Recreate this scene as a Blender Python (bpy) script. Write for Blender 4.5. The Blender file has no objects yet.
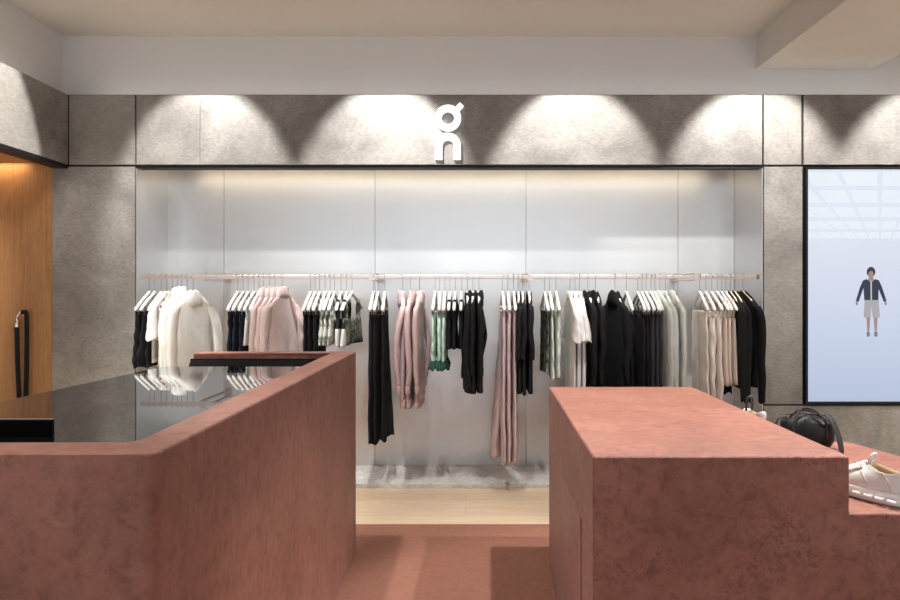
import bpy, bmesh, math, random
from mathutils import Vector, Matrix
random.seed(7)
PI = math.pi
SC = bpy.context.scene
COL = SC.collection

# ------------------------------------------------------------------ camera
F = 740.0                      # focal length in pixels of the 900x600 frame
VX, VY = 466.0, 290.0          # vanishing point of the depth direction
EYE = 1.40
cam_d = bpy.data.cameras.new('camera')
cam = bpy.data.objects.new('camera', cam_d); COL.objects.link(cam)
cam_d.sensor_width = 36.0
cam_d.lens = F / 900.0 * 36.0
cam_d.shift_x = (450.0 - VX) / 900.0
cam_d.shift_y = (VY - 300.0) / 900.0
cam.location = (0, 0, EYE)
cam.rotation_euler = (PI / 2, 0, 0)
cam_d.clip_start = 0.05
SC.camera = cam

# ------------------------------------------------------------------ world, light, exposure
SC.view_settings.view_transform = 'Standard'
SC.view_settings.look = 'None'
SC.view_settings.gamma = 1.0
SC.view_settings.use_curve_mapping = False
SC.view_settings.exposure = 0.0
w = bpy.data.worlds.new('world'); SC.world = w; w.use_nodes = True
bg = w.node_tree.nodes['Background']
bg.inputs[0].default_value = (0.85, 0.93, 1.0, 1); bg.inputs[1].default_value = 0.5

def area(name, loc, rot, sx, sy, power, color):
    d = bpy.data.lights.new(name, 'AREA'); d.shape = 'RECTANGLE'
    d.size = sx; d.size_y = sy; d.energy = power; d.color = color
    o = bpy.data.objects.new(name, d); COL.objects.link(o)
    o.location = loc; o.rotation_euler = rot
    return o

def spot(name, loc, target, power, angle, blend=0.3, color=(1, .968, .925), radius=0.03):
    d = bpy.data.lights.new(name, 'SPOT'); d.energy = power; d.color = color
    d.spot_size = math.radians(angle); d.spot_blend = blend; d.shadow_soft_size = radius
    o = bpy.data.objects.new(name, d); COL.objects.link(o)
    o.location = loc
    v = Vector(target) - Vector(loc)
    o.rotation_euler = v.to_track_quat('-Z', 'Y').to_euler()
    return o

# daylight from the shop front behind the camera
area('storefront_daylight', (0.0, -5.4, 1.78), (PI / 2, 0, 0), 9.6, 2.86, 200, (0.80, 0.90, 1.0))
XL_ = -2.81
# track spots washing the rack wall
for i, (sx, p) in enumerate([(-1.84, 160), (-0.57, 205), (0.77, 165), (2.05, 135), (3.25, 115)]):
    spot('rack_spot', (sx, 4.36, 3.02 if i > 2 else 3.20), (sx, 5.23, 2.24 if i > 2 else 2.20), p * 1.2, 64 if i > 2 else 57, 0.4)
    spot('garment_spot', (sx + 0.25, 3.4, 3.22), (sx + 0.2, 5.15, 0.5), 170, 46, 0.6)
spot('panel_spot', (-1.9, 3.9, 3.2), (-2.66, 5.23, 1.35), 70, 42, 0.5)
spot('panel_spot', (1.75, 4.0, 3.02), (2.25, 5.23, 1.4), 50, 42, 0.5)
# left frieze spot, counter and island spots
spot('left_wall_spot', (-1.55, 4.0, 3.20), (-2.81, 4.0, 2.35), 280, 62, 0.15)
spot('counter_spot', (-1.05, 3.35, 3.22), (-0.75, 3.1, 0.6), 190, 70, 0.4)
spot('aisle_spot', (1.16, 3.02, 3.22), (0.85, 3.0, 0.6), 340, 52, 0.4)
spot('display_spot', (1.9, 2.7, 3.0), (1.18, 2.6, 0.8), 290, 72, 0.5)
spot('rim_spot', (-0.85, 2.05, 3.22), (-0.85, 1.75, 1.0), 150, 62, 0.5)
spot('side_spot', (3.2, 2.6, 3.02), (-0.5, 2.8, 0.5), 45, 50, 0.5)
# added out-of-view downlights; bounce off the floor lifts ceiling and upper walls
for k, (dx, dy) in enumerate([(4.1, 2.2), (3.6, 4.0), (-2.3, 3.9), (-2.2, 2.5), (0.0, -4.0)]):
    spot('bounce_spot', (dx, dy, 3.25), (dx, dy, 0), 520, 60, 0.5)
# added fill strips, unseen on the frieze ledges, brightening white walls and ceiling
area('back_fill', (1.1, 5.36, 2.79), (PI, 0, 0), 7.6, 0.1, 3.5, (1.0, 0.97, 0.93))
area('left_fill', (XL_ - 0.09, 2.6, 2.79), (PI, 0, 0), 0.08, 5.0, 1.5, (1.0, 0.97, 0.93))
# warm LED strips: top of the rack niche, top of the oak niche
area('niche_led', (-0.12, 5.36, 2.335), (math.radians(18), 0, 0), 4.2, 0.03, 7, (1.0, 0.82, 0.60))
area('oak_niche_led', (-3.92, 5.19, 2.30), (math.radians(8), 0, 0), 1.6, 0.02, 5, (1.0, 0.68, 0.36))

# ------------------------------------------------------------------ materials
def new_mat(name):
    m = bpy.data.materials.new(name); m.use_nodes = True
    nt = m.node_tree
    return m, nt, nt.nodes['Principled BSDF']

def s2l(c):
    return tuple((x / 12.92 if x <= 0.04045 else ((x + 0.055) / 1.055) ** 2.4) for x in (v / 255.0 for v in c))

def noise(nt, scale, detail=6, rough=0.6, vec=None, dist=0.0):
    n = nt.nodes.new('ShaderNodeTexNoise')
    n.inputs['Scale'].default_value = scale; n.inputs['Detail'].default_value = detail
    n.inputs['Roughness'].default_value = rough; n.inputs['Distortion'].default_value = dist
    if vec: nt.links.new(vec, n.inputs['Vector'])
    return n

def coords(nt, scale=(1, 1, 1), loc=(0, 0, 0)):
    tc = nt.nodes.new('ShaderNodeTexCoord'); mp = nt.nodes.new('ShaderNodeMapping')
    mp.inputs['Scale'].default_value = scale; mp.inputs['Location'].default_value = loc
    nt.links.new(tc.outputs['Object'], mp.inputs['Vector'])
    return mp.outputs['Vector']

def ramp(nt, fac, stops):
    r = nt.nodes.new('ShaderNodeValToRGB')
    e = r.color_ramp.elements
    while len(e) < len(stops): e.new(0.5)
    for k, (p, c) in enumerate(stops):
        e[k].position = p; e[k].color = (c[0], c[1], c[2], 1)
    nt.links.new(fac, r.inputs['Fac'])
    return r

def mixc(nt, fac, a, b, mode='MIX'):
    n = nt.nodes.new('ShaderNodeMix'); n.data_type = 'RGBA'; n.blend_type = mode
    for val, sock in ((fac, n.inputs[0]), (a, n.inputs[6]), (b, n.inputs[7])):
        if hasattr(val, 'links') or hasattr(val, 'is_linked'): nt.links.new(val, sock)
        elif isinstance(val, (int, float)): sock.default_value = val
        else: sock.default_value = (val[0], val[1], val[2], 1)
    return n.outputs[2]

def bump(nt, b, height, strength, dist=0.01, prev=None):
    n = nt.nodes.new('ShaderNodeBump')
    n.inputs['Strength'].default_value = strength; n.inputs['Distance'].default_value = dist
    nt.links.new(height, n.inputs['Height'])
    if prev: nt.links.new(prev, n.inputs['Normal'])
    nt.links.new(n.outputs['Normal'], b.inputs['Normal'])
    return n.outputs['Normal']

def plain(name, color, rough=0.6, metal=0.0, spec=0.5):
    m, nt, b = new_mat(name)
    b.inputs['Base Color'].default_value = (*color, 1)
    b.inputs['Roughness'].default_value = rough; b.inputs['Metallic'].default_value = metal
    b.inputs['Specular IOR Level'].default_value = spec
    v = coords(nt)
    n = noise(nt, 40, 3, 0.5, v)
    bump(nt, b, n.outputs['Fac'], 0.04, 0.002)
    return m

def plaster(name, color):
    m, nt, b = new_mat(name)
    v = coords(nt)
    n = noise(nt, 1.2, 5, 0.6, v)
    c = ramp(nt, n.outputs['Fac'], [(0.3, tuple(x * 0.95 for x in color)), (0.7, color)])
    nt.links.new(c.outputs['Color'], b.inputs['Base Color'])
    b.inputs['Roughness'].default_value = 0.9
    n2 = noise(nt, 120, 3, 0.6, v)
    bump(nt, b, n2.outputs['Fac'], 0.08, 0.003)
    return m

def cement(name, dark, light, gloss=0.45):
    m, nt, b = new_mat(name)
    v = coords(nt); vs = coords(nt, (1.0, 1.0, 2.2))
    big = noise(nt, 2.6, 8, 0.62, v, 0.6)
    fine = noise(nt, 34, 8, 0.72, vs)
    c1 = ramp(nt, big.outputs['Fac'], [(0.28, dark), (0.72, light)])
    c2 = ramp(nt, fine.outputs['Fac'], [(0.32, (0.66, 0.65, 0.64)), (0.66, (1.12, 1.12, 1.12))])
    col = mixc(nt, 0.85, c1.outputs['Color'], c2.outputs['Color'], 'MULTIPLY')
    nt.links.new(col, b.inputs['Base Color'])
    rr = ramp(nt, fine.outputs['Fac'], [(0.3, (gloss + .2,) * 3), (0.7, (gloss,) * 3)])
    nt.links.new(rr.outputs['Color'], b.inputs['Roughness'])
    p = bump(nt, b, fine.outputs['Fac'], 0.25, 0.006)
    bump(nt, b, big.outputs['Fac'], 0.15, 0.02, p)
    return m

def terracotta(name, rough_amt, pits):
    m, nt, b = new_mat(name)
    v = coords(nt)
    big = noise(nt, 3.0, 7, 0.6, v, 0.5)
    mid = noise(nt, 22, 8, 0.7, v, 0.3)
    fine = noise(nt, 150, 5, 0.7, v)
    c1 = ramp(nt, big.outputs['Fac'], [(0.25, (0.215, 0.074, 0.049)), (0.5, (0.28, 0.104, 0.070)), (0.75, (0.35, 0.146, 0.105))])
    c2 = ramp(nt, mid.outputs['Fac'], [(0.30, (0.42, 0.36, 0.35)), (0.5, (0.98, 0.98, 0.98)), (0.70, (1.22, 1.25, 1.27))])
    col = mixc(nt, 0.75, c1.outputs['Color'], c2.outputs['Color'], 'MULTIPLY')
    if pits:
        pz = noise(nt, 5.0, 4, 0.55, v, 0.8)
        pf = noise(nt, 70, 6, 0.75, v, 0.4)
        a = ramp(nt, pz.outputs['Fac'], [(0.46, (0, 0, 0)), (0.62, (1, 1, 1))])
        bb = ramp(nt, pf.outputs['Fac'], [(0.40, (1, 1, 1)), (0.50, (0, 0, 0))])
        msk = mixc(nt, 1.0, a.outputs['Color'], bb.outputs['Color'], 'MULTIPLY')
        col = mixc(nt, msk, col, (0.17, 0.055, 0.04))
    nt.links.new(col, b.inputs['Base Color'])
    b.inputs['Roughness'].default_value = 0.5
    b.inputs['Specular IOR Level'].default_value = 0.45
    b.inputs['Sheen Weight'].default_value = 0.12
    b.inputs['Sheen Roughness'].default_value = 0.45
    b.inputs['Sheen Tint'].default_value = (1.0, 0.9, 0.85, 1)
    p = bump(nt, b, mid.outputs['Fac'], 0.35 * rough_amt, 0.012)
    p = bump(nt, b, fine.outputs['Fac'], 0.35 * rough_amt, 0.003, p)
    if pits: bump(nt, b, pf.outputs['Fac'], 0.5, 0.006, p)
    return m

def wood_mat(name, c1, c2, scale, rough=0.5, plank=None):
    m, nt, b = new_mat(name)
    v = coords(nt, scale)
    n = noise(nt, 3.0, 8, 0.65, v, 1.2)
    n2 = noise(nt, 16, 6, 0.7, v)
    c = ramp(nt, n.outputs['Fac'], [(0.3, c1), (0.7, c2)])
    cc = ramp(nt, n2.outputs['Fac'], [(0.35, (0.86, 0.84, 0.82)), (0.6, (1.05, 1.05, 1.05))])
    col = mixc(nt, 0.8, c.outputs['Color'], cc.outputs['Color'], 'MULTIPLY')
    if plank:
        br = nt.nodes.new('ShaderNodeTexBrick')
        br.inputs['Color1'].default_value = (1, 1, 1, 1); br.inputs['Color2'].default_value = (0.86, 0.84, 0.8, 1)
        br.inputs['Mortar'].default_value = (0.6, 0.55, 0.5, 1)
        br.inputs['Scale'].default_value = 1.0; br.inputs['Mortar Size'].default_value = 0.0015
        br.inputs['Brick Width'].default_value = plank[0]; br.inputs['Row Height'].default_value = plank[1]
        nt.links.new(coords(nt), br.inputs['Vector'])
        col = mixc(nt, 1.0, col, br.outputs['Color'], 'MULTIPLY')
    nt.links.new(col, b.inputs['Base Color'])
    b.inputs['Roughness'].default_value = rough
    bump(nt, b, n2.outputs['Fac'], 0.08, 0.003)
    return m

def fabric(name, color, rough=0.9, pattern=None):
    m, nt, b = new_mat(name)
    v = coords(nt)
    n = noise(nt, 9, 5, 0.6, v)
    c = ramp(nt, n.outputs['Fac'], [(0.3, tuple(x * 0.86 for x in color)), (0.7, tuple(min(1, x * 1.06) for x in color))])
    col = c.outputs['Color']
    if pattern:
        pn = noise(nt, pattern[1], 4, 0.55, v, 1.0)
        k = ramp(nt, pn.outputs['Fac'], [(0.47, (0, 0, 0)), (0.54, (1, 1, 1))])
        col = mixc(nt, k.outputs['Color'], col, pattern[0])
    nt.links.new(col, b.inputs['Base Color'])
    b.inputs['Roughness'].default_value = rough
    b.inputs['Specular IOR Level'].default_value = 0.2
    f = noise(nt, 320, 2, 0.5, v)
    p = bump(nt, b, f.outputs['Fac'], 0.12, 0.002)
    f2 = noise(nt, 26, 3, 0.5, coords(nt, (1, 1, 0.35)))
    bump(nt, b, f2.outputs['Fac'], 0.35, 0.008, p)
    return m

def emit(name, color, strength):
    m, nt, b = new_mat(name)
    b.inputs['Base Color'].default_value = (0.0, 0.0, 0.0, 1)
    b.inputs['Emission Color'].default_value = (*color, 1)
    b.inputs['Emission Strength'].default_value = strength
    b.inputs['Roughness'].default_value = 0.4
    return m

M = {}
M['white_wall'] = plaster('white_plaster', (0.67, 0.65, 0.63))
M['ceiling'] = plaster('ceiling_plaster', (0.63, 0.595, 0.55))
M['cement'] = cement('grey_microcement', (0.145, 0.137, 0.127), (0.33, 0.313, 0.29))
M['plinth'] = cement('pale_microcement', (0.42, 0.40, 0.38), (0.74, 0.72, 0.69), 0.5)
M['black'] = plain('black_metal', (0.006, 0.006, 0.007), 0.5, 0.0, 0.3)
M['matte_black'] = plain('matte_black', (0.004, 0.004, 0.004), 0.95, 0.0, 0.05)
M['terra'] = terracotta('terracotta_plaster', 1.2, False)
M['terra_rough'] = terracotta('pitted_terracotta_plaster', 1.7, True)
M['oak'] = wood_mat('honey_oak', (0.28, 0.135, 0.052), (0.40, 0.21, 0.088), (9, 9, 0.7), 0.5)
M['floor'] = wood_mat('pale_oak_floor', (0.68, 0.51, 0.345), (0.82, 0.66, 0.48), (0.9, 9, 9), 0.35, (1.6, 0.17))
M['hanger'] = plain('white_lacquer', (0.70, 0.69, 0.68), 0.4)
M['hanger_wood'] = wood_mat('maple', (0.66, 0.50, 0.36), (0.80, 0.65, 0.50), (2, 9, 9), 0.5)
M['steel'] = plain('steel_wire', (0.42, 0.40, 0.38), 0.3, 1.0)
M['rail'] = plain('champagne_metal', (0.58, 0.50, 0.45), 0.34, 0.85)
M['chrome'] = plain('chrome', (0.8, 0.8, 0.8), 0.12, 1.0)

def carpet_mat():
    m, nt, b = new_mat('terracotta_carpet')
    v = coords(nt)
    n = noise(nt, 260, 3, 0.7, v); n2 = noise(nt, 30, 4, 0.7, v)
    c = ramp(nt, n.outputs['Fac'], [(0.3, (0.225, 0.095, 0.064)), (0.7, (0.38, 0.19, 0.14))])
    k = ramp(nt, n2.outputs['Fac'], [(0.3, (0.88, 0.88, 0.88)), (0.7, (1.06, 1.06, 1.06))])
    nt.links.new(mixc(nt, 1.0, c.outputs['Color'], k.outputs['Color'], 'MULTIPLY'), b.inputs['Base Color'])
    b.inputs['Roughness'].default_value = 0.95; b.inputs['Specular IOR Level'].default_value = 0.1
    bump(nt, b, n.outputs['Fac'], 0.6, 0.005)
    return m
M['carpet'] = carpet_mat()

def niche_mat():
    m, nt, b = new_mat('satin_grey_panel')
    v = coords(nt)
    n = noise(nt, 1.4, 4, 0.5, v)
    c = ramp(nt, n.outputs['Fac'], [(0.3, (0.63, 0.625, 0.62)), (0.7, (0.68, 0.675, 0.67))])
    nt.links.new(c.outputs['Color'], b.inputs['Base Color'])
    b.inputs['Roughness'].default_value = 0.37; b.inputs['Metallic'].default_value = 0.9
    f = noise(nt, 60, 3, 0.6, coords(nt, (1, 1, 0.1)))
    bump(nt, b, f.outputs['Fac'], 0.03, 0.002)
    return m
M['niche'] = niche_mat()

def glass_mat():
    m, nt, b = new_mat('polished_black_glass')
    b.inputs['Base Color'].default_value = (0.006, 0.006, 0.006, 1)
    b.inputs['Roughness'].default_value = 0.015
    b.inputs['IOR'].default_value = 2.3
    n = noise(nt, 2, 2, 0.5, coords(nt))
    r = ramp(nt, n.outputs['Fac'], [(0.3, (0.01,) * 3), (0.7, (0.03,) * 3)])
    nt.links.new(r.outputs['Color'], b.inputs['Roughness'])
    return m
M['glass'] = glass_mat()

M['f_black'] = fabric('black_cloth', (0.012, 0.012, 0.014))
M['f_navy'] = fabric('navy_cloth', (0.016, 0.020, 0.030))
M['f_charcoal'] = fabric('charcoal_cloth', (0.045, 0.045, 0.046))
M['f_white'] = fabric('white_cloth', (0.80, 0.78, 0.78))
M['f_offwhite'] = fabric('off_white_cloth', (0.76, 0.75, 0.72))
M['f_pink'] = fabric('dusty_pink_cloth', (0.60, 0.46, 0.465))
M['f_palepink'] = fabric('pale_pink_cloth', (0.66, 0.53, 0.52))
M['f_mint'] = fabric('mint_cloth', (0.57, 0.72, 0.63))
M['f_green'] = fabric('bottle_green_lace', (0.035, 0.115, 0.08))
M['f_sage'] = fabric('pale_sage_cloth', (0.62, 0.66, 0.60))
M['f_greygreen'] = fabric('grey_green_cloth', (0.52, 0.54, 0.50))
M['f_olive'] = fabric('olive_print', (0.16, 0.17, 0.13), 0.9, ((0.05, 0.055, 0.045), 14))
M['f_print'] = fabric('grey_leaf_print', (0.55, 0.56, 0.52), 0.9, ((0.17, 0.18, 0.15), 16))
M['f_floral'] = fabric('cream_brown_print', (0.70, 0.64, 0.58), 0.9, ((0.20, 0.14, 0.10), 20))
M['f_lightgrey'] = fabric('light_grey_cloth', (0.62, 0.61, 0.60))
M['f_cream'] = fabric('cream_cloth', (0.76, 0.68, 0.62))
M['f_beige'] = fabric('beige_cloth', (0.62, 0.50, 0.41))

# ------------------------------------------------------------------ helpers
def link(name, bm, mats, parent=None, smooth=True):
    me = bpy.data.meshes.new(name)
    bmesh.ops.recalc_face_normals(bm, faces=bm.faces)
    bm.to_mesh(me); bm.free()
    if not isinstance(mats, (list, tuple)): mats = [mats]
    for m in mats: me.materials.append(m)
    if smooth:
        for p in me.polygons: p.use_smooth = True
    o = bpy.data.objects.new(name, me); COL.objects.link(o)
    if parent: o.parent = parent
    return o

def tag(o, label, cat, group=None):
    o['label'] = label; o['category'] = cat
    if group: o['group'] = group
    return o

def thing(name, loc, label, cat, group=None, rz=0.0):
    o = bpy.data.objects.new(name, None); COL.objects.link(o)
    o.empty_display_size = 0.05
    o.location = loc; o.rotation_euler = (0, 0, rz)
    return tag(o, label, cat, group)

def box(bm, x0, x1, y0, y1, z0, z1, bev=0.0, seg=2):
    r = bmesh.ops.create_cube(bm, size=1.0)
    vs = r['verts']
    for v in vs:
        v.co = Vector(((x0 + x1) / 2 + v.co.x * (x1 - x0), (y0 + y1) / 2 + v.co.y * (y1 - y0), (z0 + z1) / 2 + v.co.z * (z1 - z0)))
    if bev > 0:
        es = list({e for v in vs for e in v.link_edges})
        bmesh.ops.bevel(bm, geom=es, offset=bev, segments=seg, profile=0.5, affect='EDGES')
    return vs

def bxo(name, x0, x1, y0, y1, z0, z1, mat, parent=None, bev=0.0, seg=2):
    bm = bmesh.new(); box(bm, x0, x1, y0, y1, z0, z1, bev, seg)
    return link(name, bm, mat, parent, smooth=False)

def struct(o): o['kind'] = 'structure'; return o

def prism(bm, poly, z0, z1, bev=0.0, seg=3):
    vb = [bm.verts.new((x, y, z0)) for x, y in poly]; vt = [bm.verts.new((x, y, z1)) for x, y in poly]
    n = len(poly)
    bm.faces.new(vb[::-1]); bm.faces.new(vt)
    for i in range(n):
        bm.faces.new((vb[i], vb[(i + 1) % n], vt[(i + 1) % n], vt[i]))
    if bev > 0:
        es = list({e for v in vb + vt for e in v.link_edges})
        bmesh.ops.bevel(bm, geom=es, offset=bev, segments=seg, profile=0.5, affect='EDGES')

def loft(bm, rings, cap0=True, cap1=True):
    """rings: equal-length lists of Vectors"""
    vr = [[bm.verts.new(p) for p in r] for r in rings]
    n = len(vr[0])
    for a, b in zip(vr, vr[1:]):
        for i in range(n):
            bm.faces.new((a[i], a[(i + 1) % n], b[(i + 1) % n], b[i]))
    if cap0: bm.faces.new(vr[0][::-1])
    if cap1: bm.faces.new(vr[-1])
    return vr

def sgnpow(v, p): return math.copysign(abs(v) ** p, v)

def catmull(pts, n):
    out = []
    P = [pts[0]] + list(pts) + [pts[-1]]
    m = len(pts) - 1
    for k in range(n + 1):
        f = k / n * m; i = min(int(f), m - 1); t = f - i
        a, b, c, d = P[i], P[i + 1], P[i + 2], P[i + 3]
        out.append(tuple(0.5 * (2 * b[j] + (c[j] - a[j]) * t + (2 * a[j] - 5 * b[j] + 4 * c[j] - d[j]) * t * t + (3 * b[j] - a[j] - 3 * c[j] + d[j]) * t ** 3) for j in range(len(b))))
    return out

def tube(bm, pts, r, seg=8, n=None, closed_ends=True, flat=1.0):
    """pts: (x,y,z) or (x,y,z,r)"""
    P = [tuple(p) + ((r,) if len(p) == 3 else ()) for p in pts]
    if n: P = catmull(P, n)
    rings = []; side = None
    for i, p in enumerate(P):
        a = Vector(P[max(i - 1, 0)][:3]); b = Vector(P[min(i + 1, len(P) - 1)][:3])
        t = (b - a).normalized()
        if side is None:
            up = Vector((0, 0, 1)) if abs(t.z) < 0.9 else Vector((1, 0, 0))
            side = t.cross(up).normalized()
        side = (side - t * side.dot(t)).normalized()
        u = side.cross(t).normalized()
        c = Vector(p[:3])
        rings.append([c + (side * math.cos(2 * PI * k / seg) + u * math.sin(2 * PI * k / seg) * flat) * p[3] for k in range(seg)])
    loft(bm, rings, closed_ends, closed_ends)

# ------------------------------------------------------------------ room shell
D = 5.23                       # plane of the grey cladding
def px(x, d): return (x - VX) * d / F
def pz(y, d): return EYE - (y - VY) * d / F
XL, XR, YF, ZC = -2.81, 5.2, -5.5, 3.281
AX0, AX1 = -2.327, 2.093       # rack niche
BACK = 5.775

struct(bxo('floor', -5.2, XR, YF, 6.0, -0.1, 0.0, M['floor']))
struct(bxo('ceiling', -5.2, XR, YF, 6.0, ZC, ZC + 0.1, M['ceiling']))
struct(bxo('wall_back', -5.2, XR, 5.48, 5.58, 2.70, ZC, M['white_wall']))
struct(bxo('wall_left', XL - 0.28, XL - 0.18, YF, 5.48, 2.70, ZC, M['white_wall']))
struct(bxo('wall_right', XR - 0.001, XR + 0.1, YF, 6.0, 0, ZC, M['white_wall']))
struct(bxo('wall_outer_left', -5.3, -5.2, YF, 6.0, 0, ZC, M['white_wall']))
# shop front behind the camera: pier, lintel, pier around the glazing
bm = bmesh.new()
box(bm, -5.2, -4.8, YF - 0.1, YF, 0, ZC); box(bm, 4.8, XR, YF - 0.1, YF, 0, ZC)
box(bm, -4.8, 4.8, YF - 0.1, YF, 3.22, ZC); box(bm, -4.8, 4.8, YF - 0.1, YF, 0.0, 0.45)
struct(link('wall_front', bm, M['white_wall'], smooth=False))
# dropped beam running into the back wall
struct(bxo('trim_1', 2.148, 3.007, YF, 5.48, 3.037, ZC, M['ceiling']))

# grey microcement cladding over a black backing
struct(bxo('trim_2', -2.925, AX0 - 0.004, D + 0.018, D + 0.12, 0, 2.785, M['black']))
struct(bxo('trim_3', AX1 + 0.004, XR, D + 0.018, D + 0.12, 0, 2.785, M['black']))
struct(bxo('trim_4', AX0 - 0.004, AX1 + 0.004, D + 0.018, D + 0.09, 2.262, 2.785, M['black']))
g = 0.006
def panel(n, x0, x1, z0, z1, mat='cement'):
    return struct(bxo('trim_%d' % n, x0, x1, D, D + 0.025, z0, z1, M[mat], None, 0.0015, 1))
FZ0, FZ1 = 2.286, 2.778
panel(5, XL + 0.004, AX0 - 0.014, FZ0, FZ1)
panel(6, AX0 - 0.003, px(200, D) - .0008, FZ0, FZ1); panel(7, px(200, D) + .0008, AX1, FZ0, FZ1)
panel(8, AX1 + 0.012, px(801.5, D), FZ0, FZ1)
panel(9, px(804, D), XR, FZ0, FZ1)
panel(10, -2.925, AX0 - 0.014, 0, 2.272)
TVX0, TVX1, TVZ0, TVZ1 = px(804.5, D), px(804.5, D) + 0.96, pz(403.5, D), pz(167.5, D)
panel(11, AX1 + 0.014, px(802.5, D), TVZ0 - 0.004, 2.272)
panel(12, AX1 + 0.014, px(803, D), 0, TVZ0 - 0.016)
panel(13, px(803.6, D), XR, 0, TVZ0 - 0.016)
panel(14, TVX1 + 0.02, XR, TVZ0 - 0.004, 2.272)
# frieze on the left wall, with its black lower edge
struct(bxo('trim_15', XL - 0.10, XL, YF, D - 0.004, 2.286, FZ1, M['cement'], None, 0.0015, 1))
struct(bxo('trim_16', XL - 0.10, XL - 0.002, YF, D, 2.258, 2.2855, M['black']))
struct(bxo('trim_23', -5.2, XR, 5.256, 5.479, 2.74, 2.774, M['cement']))
struct(bxo('trim_24', XL - 0.18, XL - 0.101, YF, 5.255, 2.74, 2.774, M['cement']))
# oak niche left: back, soffit, outer side
struct(bxo('wall_oak', -5.2, -2.926, D + 0.015, D + 0.10, 0, 2.30, M['oak']))
struct(bxo('trim_17', -5.2, XL - 0.102, 2.2, D - 0.16, 2.27, 2.31, M['oak']))
struct(bxo('trim_18', XL - 0.112 - 0.03, XL - 0.102, D - 0.158, D + 0.012, 2.27, 2.31, M['oak']))
struct(bxo('trim_19', -5.2, XL - 0.102, D - 0.158, D + 0.012, 2.315, 2.34, M['oak']))
# rack niche: five rear panels, two cheeks, lid
ed = [AX0, px(224, BACK), px(375, BACK), px(526, BACK), px(678, BACK), AX1]
for k in range(5):
    struct(bxo('wall_niche', ed[k] + (0.0015 if k else 0), ed[k + 1] - 0.0015, BACK, BACK + 0.03, 0.0, 2.36, M['niche']))
struct(bxo('wall_niche_rear', AX0 - 0.03, AX1 + 0.03, BACK + 0.031, BACK + 0.05, 0, 2.4, M['black']))
struct(bxo('wall_niche_left', AX0 - 0.03, AX0, D + 0.121, BACK + 0.03, 0, 2.36, M['niche']))
struct(bxo('wall_niche_right', AX1, AX1 + 0.03, D + 0.121, BACK + 0.03, 0, 2.36, M['niche']))
struct(bxo('trim_20', AX0 - 0.004, AX0, D - 0.002, D + 0.12, 0.0, 2.262, M['niche']))
struct(bxo('trim_21', AX1, AX1 + 0.004, D - 0.002, D + 0.12, 0.0, 2.262, M['niche']))
struct(bxo('trim_22', AX0, AX1, D + 0.09, BACK + 0.03, 2.362, 2.39, M['niche']))

tag(bxo('display_plinth', AX0 + 0.001, AX1 - 0.001, D - 0.004, BACK - 0.001, 0.0, 0.030, M['plinth'], None, 0.002, 1),
    'low pale grey cement plinth on the floor under the hanging clothes', 'plinth')
tag(bxo('carpet', -1.2, 2.3, -0.4, 4.40, 0.0, 0.008, M['carpet']),
    'terracotta carpet on the floor between the counter and the display block', 'carpet')

# ------------------------------------------------------------------ illuminated sign
SX = px(448, D)
sgn = thing('wall_sign', (SX, D, pz(160, D)), 'glowing white shop sign of a ring with tick above an arch, on the grey frieze', 'sign')
M['sign'] = emit('sign_glow', (1.0, 0.99, 0.97), 1.6)
U = D / F
def sign_piece(name, loops, quads):
    bm = bmesh.new()
    for outer, inner in loops:
        n = len(outer)
        rows = []
        for (yy) in (-0.028, -0.002):
            rows.append(([bm.verts.new((a, yy, b)) for a, b in outer], [bm.verts.new((a, yy, b)) for a, b in inner]))
        closed = quads
        rng = range(n if closed else n - 1)
        for i in rng:
            j = (i + 1) % n
            for (o_, i_) in rows: bm.faces.new((o_[i], o_[j], i_[j], i_[i]))
            bm.faces.new((rows[0][0][i], rows[0][0][j], rows[1][0][j], rows[1][0][i]))
            bm.faces.new((rows[0][1][i], rows[0][1][j], rows[1][1][j], rows[1][1][i]))
        if not closed:
            for i in (0, n - 1):
                bm.faces.new((rows[0][0][i], rows[0][1][i], rows[1][1][i], rows[1][0][i]))
    return link(name, bm, M['sign'], sgn, smooth=False)
R1, r1, cz = 13.0 * U, 6.3 * U, 41.4 * U
sign_piece('ring', [([(R1 * math.cos(a), cz + R1 * math.sin(a)) for a in [2 * PI * k / 48 for k in range(48)]],
                     [(r1 * math.cos(a), cz + r1 * math.sin(a)) for a in [2 * PI * k / 48 for k in range(48)]])], True)
A1, B1, zc = 12.8 * U, 5.6 * U, 13.7 * U
outer = [(A1, 0.0)] + [(A1 * math.cos(PI * k / 24), zc + A1 * math.sin(PI * k / 24)) for k in range(25)] + [(-A1, 0.0)]
inner = [(B1, 0.0)] + [(B1 * math.cos(PI * k / 24), zc + B1 * math.sin(PI * k / 24)) for k in range(25)] + [(-B1, 0.0)]
sign_piece('arch', [(outer, inner)], False)
bm = bmesh.new()
vs = box(bm, -3.7 * U, 3.7 * U, -0.0275, -0.0025, -2.6 * U, 2.6 * U)
bmesh.ops.transform(bm, matrix=Matrix.Translation((11.2 * U, 0, 52.2 * U)) @ Matrix.Rotation(math.radians(-47), 4, 'Y'), verts=vs)
link('tick', bm, M['sign'], sgn, smooth=False)

# ------------------------------------------------------------------ wall screen
tv = thing('display_screen', ((TVX0 + TVX1) / 2, D, TVZ0), 'tall black framed video screen on the right wall showing a standing person', 'screen')
TW, TH = TVX1 - TVX0, TVZ1 - TVZ0
bm = bmesh.new(); b_ = 0.016
box(bm, -TW / 2, -TW / 2 + b_, -0.02, 0.016, 0, TH); box(bm, TW / 2 - b_, TW / 2, -0.02, 0.016, 0, TH)
box(bm, -TW / 2 + b_, TW / 2 - b_, -0.02, 0.016, 0, b_); box(bm, -TW / 2 + b_, TW / 2 - b_, -0.02, 0.016, TH - b_, TH)
link('bezel', bm, M['black'], tv, smooth=False)

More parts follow.
